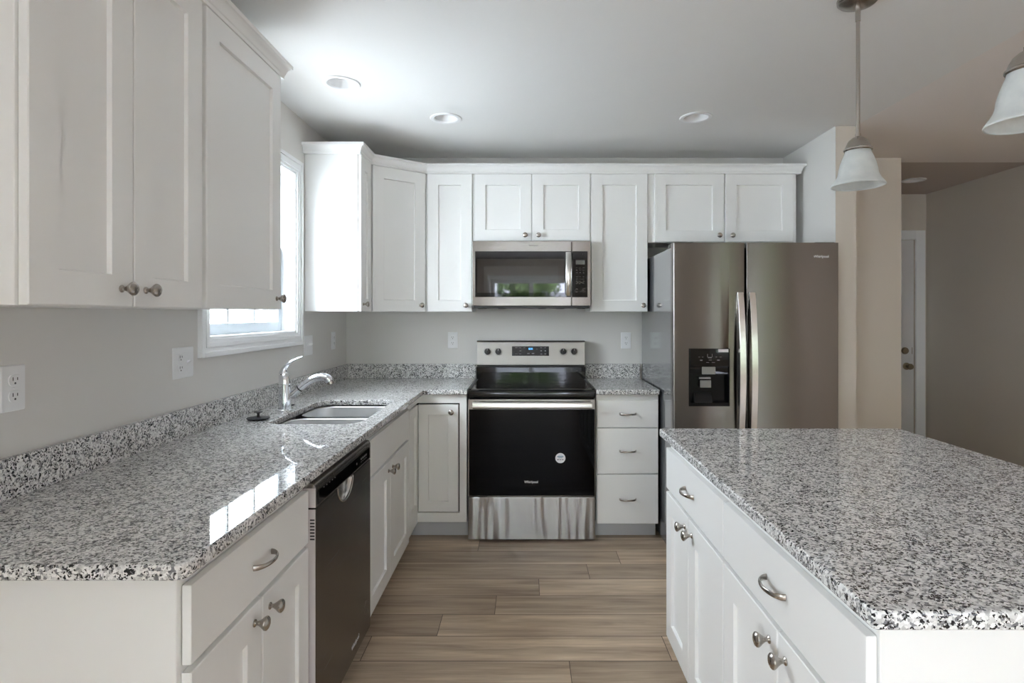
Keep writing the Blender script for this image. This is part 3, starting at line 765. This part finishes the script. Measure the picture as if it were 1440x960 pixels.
# oven door
RF = 3.453
od = t.part('oven_door', MB().box(rx0, rx1, RF, RF+.052, .270, .848, .003), M['steel'])
t.part('door_glass', MB().box(rx0+.006, rx1-.004, RF-.0035, RF+.002, .2745, .7895, .001), M['oven_glass'], od, 'black glass oven window')
hb = MB()
hp = [(RF-.040, .7975), (RF-.046, .803), (RF-.047, .818), (RF-.044, .833), (RF-.036, .838), (RF-.026, .836), (RF-.026, .7995)]
hb.prism(hp, rx0+.030, rx1-.024, 'X', .002, 2)
for x in (rx0+.045, rx1-.065): hb.box(x, x+.02, RF-.03, RF+.001, .806, .832, .002)
t.part('oven_handle', hb, M['steel_bright'], od, 'bright steel bar handle')
b = MB(); text_front(b, 'Whirlpool', px(0)*0+(747-740)/236, RF-.0040, 1.354-(677.2-442)/236, .0195, bold=.0005)
t.part('emblem_text', b, M['print'], od)
st = MB().lathe([(.0300, 0), (.0300, .0006), (0, .0006)], 32, Matrix.Translation(((788-740)/236, RF-.0036, 1.354-(643.7-442)/236)) @ ROTF)
sk = t.part('sticker', st, M['paper'], od, 'round white paper sticker')
zc = 1.354-(643.7-442)/236; xc = (788-740)/236
t.part('sticker_print', MB().box(xc-.013, xc+.013, RF-.0046, RF-.0042, zc+.0165, zc+.0185).box(xc-.018, xc+.018, RF-.0046, RF-.0042, zc+.006, zc+.012).box(xc-.012, xc+.012, RF-.0046, RF-.0042, zc, zc+.003), M['ink_blue'], sk)
t.part('sticker_print', MB().box(xc-.020, xc-.008, RF-.0046, RF-.0042, zc-.0115, zc-.006).box(xc-.005, xc+.005, RF-.0046, RF-.0042, zc-.0115, zc-.006).box(xc+.008, xc+.019, RF-.0046, RF-.0042, zc-.0115, zc-.006), M['ink_grey'], sk)
t.part('drawer', MB().box(rx0+.001, rx1-.001, RF+.001, RF+.05, .012, .266, .004), M['steel_wavy'])

# ------------------------------------------------------------------ microwave
t = Thing('microwave', 'over-the-range stainless steel microwave with black glass door', 'microwave', (.033, 3.9, 1.393), 0, world=True)
MF, MS = 3.711, 219.6
mx = lambda v: (v-740)/MS
mz = lambda v: 1.354-(v-442)/MS
t.part('body', MB().box(mx(664.8), mx(830.4), MF+.03, YB-.003, mz(429)+.004, 1.8265, .002), M['steel_dark'])
ub = MB().box(mx(665.5), mx(829.5), MF+.012, MF+.35, 1.394, mz(429)+.003, .002)
for xx in (672, 700, 757, 783, 812): ub.box(mx(xx), mx(xx)+.05, MF+.02, MF+.10, 1.390, 1.395)
t.part('underside', ub, M['black'], label='black vented underside')
dr = t.part('door', MB().box(mx(664.3), mx(803.2), MF, MF+.029, mz(429.7), mz(338.7), .003), M['steel'])
cpn = t.part('control_panel', MB().box(mx(804.3), mx(830.8), MF, MF+.029, mz(429.7), mz(338.7), .003), M['steel'])
dg = t.part('door_glass', MB().box(mx(668.2), mx(802.9), MF-.0025, MF+.003, mz(417.5), mz(353.2), .0012), M['glass_black'], dr, 'black glass door window')
M['mesh_glass'] = mat('grey_screened_glass', srgb(16, 16, 17), .03, IOR=1.78)
M['mesh_glass2'] = mat('lighter_screened_glass', srgb(34, 35, 35), .03, IOR=1.78)
t.part('window_border', MB().box(mx(671), mx(794), MF-.0031, MF-.0026, mz(411.5), mz(364)), M['mesh_glass'], dg)
t.part('window_screen', MB().box(mx(680), mx(784.5), MF-.0037, MF-.0032, mz(408.5), mz(373.5)), M['mesh_glass2'], dg)
cg = t.part('key_panel', MB().box(mx(804.7), mx(826.3), MF-.0025, MF+.003, mz(417.8), mz(353.2), .0012), M['glass_black'], cpn)
ld = t.part('lcd', MB().box(mx(809.7), mx(822.4), MF-.0032, MF-.0026, mz(371.8), mz(365.8)), M['lcd'], cg, 'grey display')
b = Legends()
for r_, z in enumerate((376.5, 379.8, 383.4, 389, 392.2, 395.4, 398.6)):
    for c_ in (811, 815.6, 820.6):
        b.box(mx(c_-1.1), mx(c_+1.1), MF-.0031, MF-.0026, mz(z+.4), mz(z-.4))
for c_ in (811, 820.8): b.box(mx(c_-1.4), mx(c_+1.4), MF-.0031, MF-.0026, mz(407), mz(405.6)); b.box(mx(c_-1.4), mx(c_+1.4), MF-.0031, MF-.0026, mz(410.6), mz(410))
b.box(mx(819), mx(819.7), MF-.0031, MF-.0026, mz(358.5), mz(356))
b.build(t, M['print_dark'], cg)
hx = mx(799.2); hz0, hz1 = mz(415.3), mz(355.3)
pts = [(hx, MF-.012-.034*sin(pi*i/16)**.7, hz0+(hz1-hz0)*i/16) for i in range(17)]
t.part('handle', MB().tube(pts, [(.019, .007)]*17, 16, up=(0, -1, 0)), M['steel_bright'], dr, 'bowed steel handle')
b = MB(); text_front(b, 'Whirlpool', mx(750), MF-.0006, mz(344.9), .014)
t.part('emblem_text', b, M['print_dark'], dr)

# ------------------------------------------------------------------ refrigerator
FF = 3.163
t = Thing('refrigerator', 'tall side-by-side stainless steel refrigerator with water dispenser', 'refrigerator', (1.257, 3.6, 0), 0, world=True)
fx0, fx1, fz1 = .803, 1.711, 1.746
t.part('body', MB().box(fx0+.006, fx1-.006, FF+.066, 4.06, .02, 1.728, .006), M['fridge_side'], label='light grey enamel cabinet')
t.part('door_seal', MB().box(fx0+.02, fx1-.02, FF+.056, FF+.0655, .09, 1.72), M['gap'])
for x in (fx0+.01, fx1-.12): t.part('hinge_cover', MB().prism([(FF+.02, 1.7285), (FF+.17, 1.7285), (FF+.16, 1.752), (FF+.03, 1.752)], x, x+.11, 'X', .004), M['black'])
t.part('base_grille', MB().box(fx0+.012, fx1-.012, FF+.03, FF+.066, .01, .085, .004), M['black'])
def fridge_door(x0, x1, rl, rr):
    """plan outline: gently bowed front, rounded outer edge"""
    n = 14; out = []
    for i in range(n+1):
        u = i/n; x = x0+(x1-x0)*u
        y = FF + .004*(2*u-1)**2
        out.append((x, y))
    out = [(x0, FF+.055)] + [(x0, FF+rl+.004)] + [(x0+rl*(1-cos(R(a))), FF+.004+rl*(1-sin(R(a)))) for a in (25, 50, 70)] + [p for p in out if x0+rl*.95 < p[0] < x1-rr*.95] \
        + [(x1-rr*(1-cos(R(a))), FF+.004+rr*(1-sin(R(a)))) for a in (70, 50, 25)] + [(x1, FF+rr+.004), (x1, FF+.055)]
    return out
dx0, dx1, dz0, dz1 = (968.7-740)/257.7, (1026.3-740)/257.7, .853, 1.168
ld_ = MB()
xm = 1.1935
# left door is built round the dispenser opening
o_ = fridge_door(fx0, xm, .014, .005)
full = MB().prism(o_, .09, fz1, 'Z')
tmp = full.build('left_tmp', M['steel_fridge'])
cut = MB().prism(rrect(dx0, dx1, dz0, dz1, .008), FF-.05, FF+.045, 'Y').build('cut_tmp', M['steel_fridge'])
md = tmp.modifiers.new('b', 'BOOLEAN'); md.operation = 'DIFFERENCE'; md.object = cut; md.solver = 'EXACT'
mesh = bpy.data.meshes.new_from_object(tmp.evaluated_get(bpy.context.evaluated_depsgraph_get()))
bm_ = bmesh.new(); bm_.from_mesh(mesh); bpy.data.objects.remove(tmp); bpy.data.objects.remove(cut)
ld_.add(bm_)
fl = t.part('freezer_door', ld_, M['steel_fridge'], label='left steel door with the dispenser', smooth=40)
frd = t.part('fresh_food_door', MB().prism(fridge_door(1.2045, fx1, .005, .014), .09, fz1, 'Z'), M['steel_fridge'], label='right steel door', smooth=40)
# dispenser
M['recess'] = mat('dispenser_black', srgb(9, 9, 10), .25, 0, IOR=1.3)
ds = MB(); q = .006
ds.box(dx0+.001, dx1-.001, FF+.036, FF+.044, dz0+.001, dz1-.001)
ds.box(dx0+.0005, dx0+q, FF-.002, FF+.036, dz0+.0005, dz1-.0005).box(dx1-q, dx1-.0005, FF-.002, FF+.036, dz0+.0005, dz1-.0005).box(dx0+q, dx1-q, FF-.002, FF+.036, dz0+.0005, dz0+.02)
dsp = t.part('dispenser_recess', ds, M['recess'], fl, 'black dispenser recess')
zz = lambda v: 1.354-(v-442)/257.7
xx_ = lambda v: (v-740)/257.7
t.part('control_face', MB().box(dx0+q, dx1-q, FF-.003, FF+.035, zz(515.5), dz1-.0005, .002).box(dx0+q, dx1-q, FF+.004, FF+.035, zz(526), zz(515.6), .002), M['glass_black'], fl, 'black control face')
b = Legends()
for x, y, w_, h_ in [(983, 501.8, 2, .5), (988, 501.8, 2, .5), (1007, 501.8, 2, .5), (1013, 501.8, 2.6, .5), (986, 506.3, 3.4, 1.4), (1010, 506.2, 4, 1.4), (998.5, 506, 4, .6), (995, 509.5, 4, .5), (1003, 509.5, 4, .5),
                     (994.8, 499.8, .5, 4.6), (1001.3, 499.8, .5, 4.6), (998, 502.6, 5, 1.6)]:
    b.box(xx_(x-w_/2), xx_(x+w_/2), FF-.0036, FF-.0031, zz(y+h_/2), zz(y-h_/2))
b.build(t, M['print_dim'], fl)
t.part('paper_tag', MB().box(xx_(1010), xx_(1024), FF-.0037, FF-.0031, zz(495), zz(490.8)), M['paper'], fl, 'small white paper tag')
t.part('water_paddle', MB().box(xx_(987.2), xx_(1006), FF-.004, FF+.004, zz(526), zz(515.8), .002), M['paddle'], fl, 'grey paddle')
b = MB().box(xx_(985.8), xx_(1001), FF+.010, FF+.020, zz(545.2), zz(535), .002).box(xx_(984.5), xx_(1000), FF+.006, FF+.022, zz(533), zz(530.5), .001)
t.part('ice_paddle', b, M['paddle'], fl, 'grey paddle')
t.part('drip_tray', MB().prism([(FF+.000, dz0+.0205), (FF+.0355, dz0+.0205), (FF+.0355, dz0+.075), (FF+.02, dz0+.06)], xx_(978), xx_(1002), 'X', .002), M['black'], fl)
# bowed handles
for hx, own in ((1.1675, fl), (1.2320, frd)):
    h0, h1 = .60, 1.474; N = 24
    t_ = bmesh.new(); rings = []
    for i in range(N+1):
        u = i/N; z = h0+(h1-h0)*u; bow = sin(pi*u)**.8
        yf = FF-.008-.040*bow; yb_ = FF+.003-.022*max(0, sin(pi*u)-.25)*1.33; e_ = .0165+.009*bow
        rings.append([t_.verts.new(p) for p in ((hx-e_, yb_, z), (hx-.0175, yf+.003, z), (hx-.0155, yf, z), (hx+.0155, yf, z), (hx+.0175, yf+.003, z), (hx+e_, yb_, z))])
    for a, c_ in zip(rings, rings[1:]):
        for k_ in range(6): t_.faces.new((a[k_], a[(k_+1) % 6], c_[(k_+1) % 6], c_[k_]))
    t_.faces.new(rings[0]); t_.faces.new(rings[-1]); bmesh.ops.recalc_face_normals(t_, faces=t_.faces)
    hb = MB(); hb.add(t_)
    t.part('door_handle', hb, M['steel_bright'], own, 'bowed bright steel handle')
b = MB(); text_front(b, 'Whirlpool', xx_(1155), FF+.0012, zz(360.5), .020, bold=.0003)
t.part('emblem_text', b, M['print'], frd)

# ------------------------------------------------------------------ dishwasher (front faces +X)
t = Thing('dishwasher', 'dark stainless steel dishwasher under the left countertop', 'dishwasher', (-.661, 1.721, 0), L90)
DW = .606
t.part('tub', MB().box(.004, DW-.004, .02, .57, .10, .862), M['black'])
t.part('toe_panel', MB().box(.004, DW-.004, .06, .075, .003, .0995), M['black'])
dd = t.part('door', MB().box(.001, DW-.001, -.036, .0195, .105, .776, .004), M['steel_dark'])
b = MB().prism([(-.036, .7785), (-.036, .838), (-.030, .850), (.0, .856), (.0195, .856), (.0195, .7785)], .001, DW-.001, 'X', .002)
cp = t.part('control_panel', b, M['steel'])
ks = t.part('control_strip', MB().box(.018, DW-.024, -.0385, -.034, .7845, .8265, .001), M['glass_black'], cp, 'black control strip')
b = Legends()
for i in range(5): b.box(.060+i*.026, .064+i*.026, -.0392, -.0386, .8225, .8255)
for i in range(4): b.box(.46+i*.022, .472+i*.022, -.0392, -.0386, .806, .813); 
for i in range(4): b.box(.46+i*.022, .47+i*.022, -.0392, -.0386, .797, .799)
b.box(.405, .411, -.0392, -.0386, .802, .809)
b.build(t, M['print_dim'], cp)
# scooped pocket handle below the strip
t.part('latch_bracket', MB().box(.002, DW-.002, -.012, .0195, .8565, .8685), M['black'])
PC = Vector((.285, -.034, .7775)); PR = (.084, .022, .062)
def scoop(k, z_cap):
    t_ = bmesh.new(); bmesh.ops.create_uvsphere(t_, u_segments=40, v_segments=24, radius=1)
    bmesh.ops.scale(t_, vec=[r_*k for r_ in PR], verts=t_.verts); bmesh.ops.translate(t_, vec=PC, verts=t_.verts); return t_
ta = MB(); ta.add(scoop(1.0, 0)); cut = ta.build('cut_tmp', M['steel_dark'], t.o, smooth=0)
md = dd.modifiers.new('b', 'BOOLEAN'); md.operation = 'DIFFERENCE'; md.object = cut; md.solver = 'EXACT'
dd.modifiers.remove(dd.modifiers['weighted_normals'])
bpy.context.view_layer.update()
old = dd.data; dd.data = bpy.data.meshes.new_from_object(dd.evaluated_get(bpy.context.evaluated_depsgraph_get())); dd.modifiers.clear(); bpy.data.objects.remove(cut)
wn = dd.modifiers.new('weighted_normals', 'WEIGHTED_NORMAL'); wn.keep_sharp = True
sc_ = scoop(.985, 0)
bmesh.ops.delete(sc_, geom=[v for v in sc_.verts if v.co.y < PC.y-.0045 or v.co.z > .7762], context='VERTS')
for f_ in sc_.faces: f_.normal_flip()
mb = MB(); mb.add(sc_)
rim = [(PC.x+.0845*cos(pi+pi*i/30), -.0362, PC.z-.0015+.0625*sin(pi+pi*i/30)) for i in range(31)]
mb.tube(rim, .0022, 8, up=(0, 1, 0))
t.part('pocket_handle', mb, M['satin'], dd, 'half-round scooped pocket handle')
b = MB()
t.part('edge_strip', MB().box(.0002, .0012, -.0345, .019, .107, .774), M['edge_grey'], dd, 'light grey door edge')
t.part('edge_strip', MB().box(.0002, .0012, -.0345, .019, .780, .837), M['edge_grey'], cp, 'light grey panel edge')
for i in range(7): b.box(-.0005, .0004, -.0325, -.019, .684+i*.0095, .6885+i*.0095)
t.part('side_vent', b, M['black'], dd)
b = MB(); text_front(b, 'Whirlpool', .40, -.0364, .155, .022)
t.part('emblem_text', b, M['print'], dd)
t.part('round_badge', MB().lathe([(.026, 0), (.026, .0006), (.0245, .0006), (.0245, 0)], 32, Matrix.Translation((.545, -.036, .21)) @ ROTF, cap=False), M['steel'], dd)

# ------------------------------------------------------------------ outlets and switches
def plate(name, label, cat, loc, rz, gangs, W=None):
    """thing-local: plate faces -Y, centre at origin"""
    t = Thing(name, label, cat, loc, rz)
    n = len(gangs); W = W or .070+.046*(n-1); H = .1145
    b = MB(); y = -.006
    t_ = bmesh.new()
    def loop(i, yy): return [t_.verts.new((x, yy, z)) for x, z in rrect(-W/2+i, W/2-i, -H/2+i, H/2-i, .004, 3)]
    L = [loop(0, -.0005), loop(.0005, -.003), loop(.004, y)]
    t_.faces.new(L[-1]); t_.faces.new(L[0])
    for a, c_ in zip(L, L[1:]):
        for k_ in range(len(a)): t_.faces.new((a[k_], a[(k_+1) % len(a)], c_[(k_+1) % len(a)], c_[k_]))
    bmesh.ops.recalc_face_normals(t_, faces=t_.faces); b.add(t_)
    pl = t.part('cover_plate', b, M['plastic'])
    for i, g_ in enumerate(gangs):
        cx = (i-(n-1)/2)*.046
        if g_ == 'o':
            for cz in (.0195, -.0195):
                oc = [(cx+.0172*cos(R(a)), cz+.0145*max(-.95, min(.95, 1.25*sin(R(a))))) for a in range(0, 360, 15)]
                rc = t.part('receptacle', MB().prism(oc, y-.0025, y+.0005, 'Y', .0006, 1), M['plastic'])
                sl = MB().box(cx-.0075, cx-.0052, y-.0029, y-.0024, cz-.001, cz+.008).box(cx+.0052, cx+.0075, y-.0029, y-.0024, cz, cz+.007)
                sl.lathe([(.0026, 0), (.0026, .0005), (0, .0005)], 12, Matrix.Translation((cx, y-.0024, cz-.0072)) @ ROTF)
                t.part('slots', sl, M['slot'], rc, 'dark slots')
            t.part('screw', MB().lathe([(.003, 0), (.0025, .001), (0, .001)], 12, Matrix.Translation((cx, y, 0)) @ ROTF), M['plastic'])
        elif g_ == 's':
            t.part('switch_toggle', MB().prism([(y+.0004, -.006), (y+.0004, .006), (y-.012, .011), (y-.013, .006)], cx-.0045, cx+.0045, 'X', .0008), M['plastic'])
            for cz in (.030, -.030): t.part('screw', MB().lathe([(.003, 0), (.0025, .001), (0, .001)], 12, Matrix.Translation((cx, y, cz)) @ ROTF), M['plastic'])
    return t
OZ = 1.176
plate('outlet', 'white duplex outlet on the left wall at the photo edge', 'outlet', (XL, 1.432, OZ-.004), L90, ['o'])
plate('outlet', 'white double-width plate with outlet and switch below the window', 'outlet', (XL, 2.143, OZ), L90, ['o', 's'], .128)
plate('light_switch', 'white switch plate on the left wall behind the faucet spout', 'switch', (XL, 3.375, OZ-.002), L90, ['s', 's'], .122)
plate('outlet', 'narrow white outlet plate on the left wall closest to the back corner', 'outlet', (XL, 3.812, OZ+.006), L90, ['o'])
plate('outlet', 'white duplex outlet on the back wall left of the range', 'outlet', ((636.7-740)/199, YB, 1.354-(478.3-442)/199), 0, ['o'])
plate('outlet', 'white duplex outlet on the back wall right of the range', 'outlet', ((880.2-740)/199, YB, 1.354-(478.6-442)/199), 0, ['o'])

# ------------------------------------------------------------------ ceiling lights
def recessed(x, y, label, first=[None], z=ZC):
    g_ = 'recessed ceiling lights'
    if first[0] is None:
        t = Thing('recessed_light', label, 'light', (x, y, z), 0, g_)
        t.part('trim_ring', MB().lathe([(.089, -.0005), (.089, -.003), (.085, -.006), (.068, -.005), (.0625, .0), (.058, .040), (.0605, .042), (.0645, .0), (.0655, -.0008), (.089, -.0005)], 40, cap=False), M['baffle'])
        t.part('lens', MB().lathe([(.0575, .041), (.04, .037), (0, .034)], 36), M['baffle'])
        first[0] = t.o
    else: dup(first[0], (x, y, z), label, g_)
recessed(-.885, 2.773, 'white recessed ceiling light nearest the left wall cabinets')
recessed(-.453, 3.266, 'white recessed ceiling light in front of the diagonal corner cabinet')
recessed(.952, 3.252, 'white recessed ceiling light in front of the refrigerator cabinet')
recessed(3.19, 4.77, 'white recessed ceiling light in the hall by the door')

PZ = 1.803
t = Thing('pendant_light', 'whole frosted bell-shaped pendant light over the far end of the island', 'pendant light', (1.162, 2.03, PZ), 0, 'pendant lights over the island')
sh = [(.0955, .000), (.0965, .004), (.093, .010), (.082, .024), (.0735, .040), (.070, .052), (.0685, .066), (.063, .088), (.0555, .110), (.048, .128), (.0445, .142)]
KP = .89
sh = [(r*KP, z*KP) for r, z in sh]
shade = sh + [(r-.0032, z) for r, z in sh[::-1]]
t.part('shade', MB().lathe(shade + [sh[0]], 44, cap=False), M['alabaster'], label='frosted white glass bell shade')
hold = [(.048, .1365), (.0515, .141), (.0515, .146), (.046, .150), (.042, .162), (.034, .178), (.020, .190), (.010, .194), (.010, .205), (0, .205)]
t.part('shade_holder', MB().lathe([(r*KP, z*KP) for r, z in [(0, .1455), (.044, .1455), (.048, .1365)] + hold[1:]], 32), M['nickel'])
rodtop = ZC-PZ-.026
t.part('rod', MB().lathe([(.0065, .180), (.0065, .38), (.0065, rodtop-.055), (.0085, rodtop-.054), (.0085, rodtop)], 16), M['nickel'])
t.part('canopy', MB().lathe([(.010, rodtop-.001), (.030, rodtop), (.058, rodtop+.008), (.066, rodtop+.016), (.067, rodtop+.0255), (0, rodtop+.0255)], 36), M['nickel'])
dup(t.o, (1.184, 1.367, PZ), 'frosted pendant light cut off by the right photo edge')

# ------------------------------------------------------------------ outside
g_ = MB().box(-18, 18, -24, 14, -.55, -.5).build('ground_whitened', M['ground_bounce']); g_['kind'] = 'structure'
def tree(x, y, h, r, label):
    t = Thing('tree', label, 'tree', (x, y, -.5), 0)
    t.part('trunk', MB().tube([(0, 0, 0), (.05, 0, h*.35), (0, .05, h*.7)], [.16, .12, .06], 10), M['bark'])
    b_ = bmesh.new()
    cl = [(random.gauss(0, r*.45), random.gauss(0, r*.3), h*random.uniform(.12, .9), r*random.uniform(.35, .55)) for _ in range(26)]
    for _ in range(4200):
        cx, cy2, cz, cr = random.choice(cl)
        v = Vector((random.gauss(0, 1), random.gauss(0, 1), random.gauss(0, 1))).normalized()*cr*random.uniform(.6, 1)
        p = Vector((cx, cy2, cz))+v; p.y = max(-1.2, min(1.2, p.y)); p.z = p.z if p.z > .2 else random.uniform(.2, h*.6)
        s_ = random.uniform(.08, .17); a = Vector((random.gauss(0, 1), random.gauss(0, 1), random.gauss(0, 1))).normalized(); c_ = a.orthogonal().normalized()
        p.x = p.x if abs(p.x) < 1.12 else random.uniform(-1.1, 1.1); b_.faces.new([b_.verts.new(p+q) for q in (a*s_, c_*s_*.5, -a*s_, -c_*s_*.5)])
    m_ = MB(); m_.add(b_); t.part('crown', m_, M['leaf'], smooth=0)
for tx, ty, hh, lab in ((-4.9, -13.4, 3.9, 'leafy green tree at the far left of the row beyond the patio door'), (-2.4, -13.0, 4.2, 'leafy green tree second from the left beyond the patio door'),
                        (.1, -13.5, 4.0, 'leafy green tree straight out beyond the patio door'), (2.6, -13.1, 4.3, 'leafy green tree just right of the patio door view'),
                        (5.1, -13.4, 3.9, 'leafy green tree beyond the wide rear window'), (7.6, -13.0, 4.2, 'leafy green tree at the far right of the row beyond the rear window')):
    tree(tx, ty, hh, 1.5, lab)
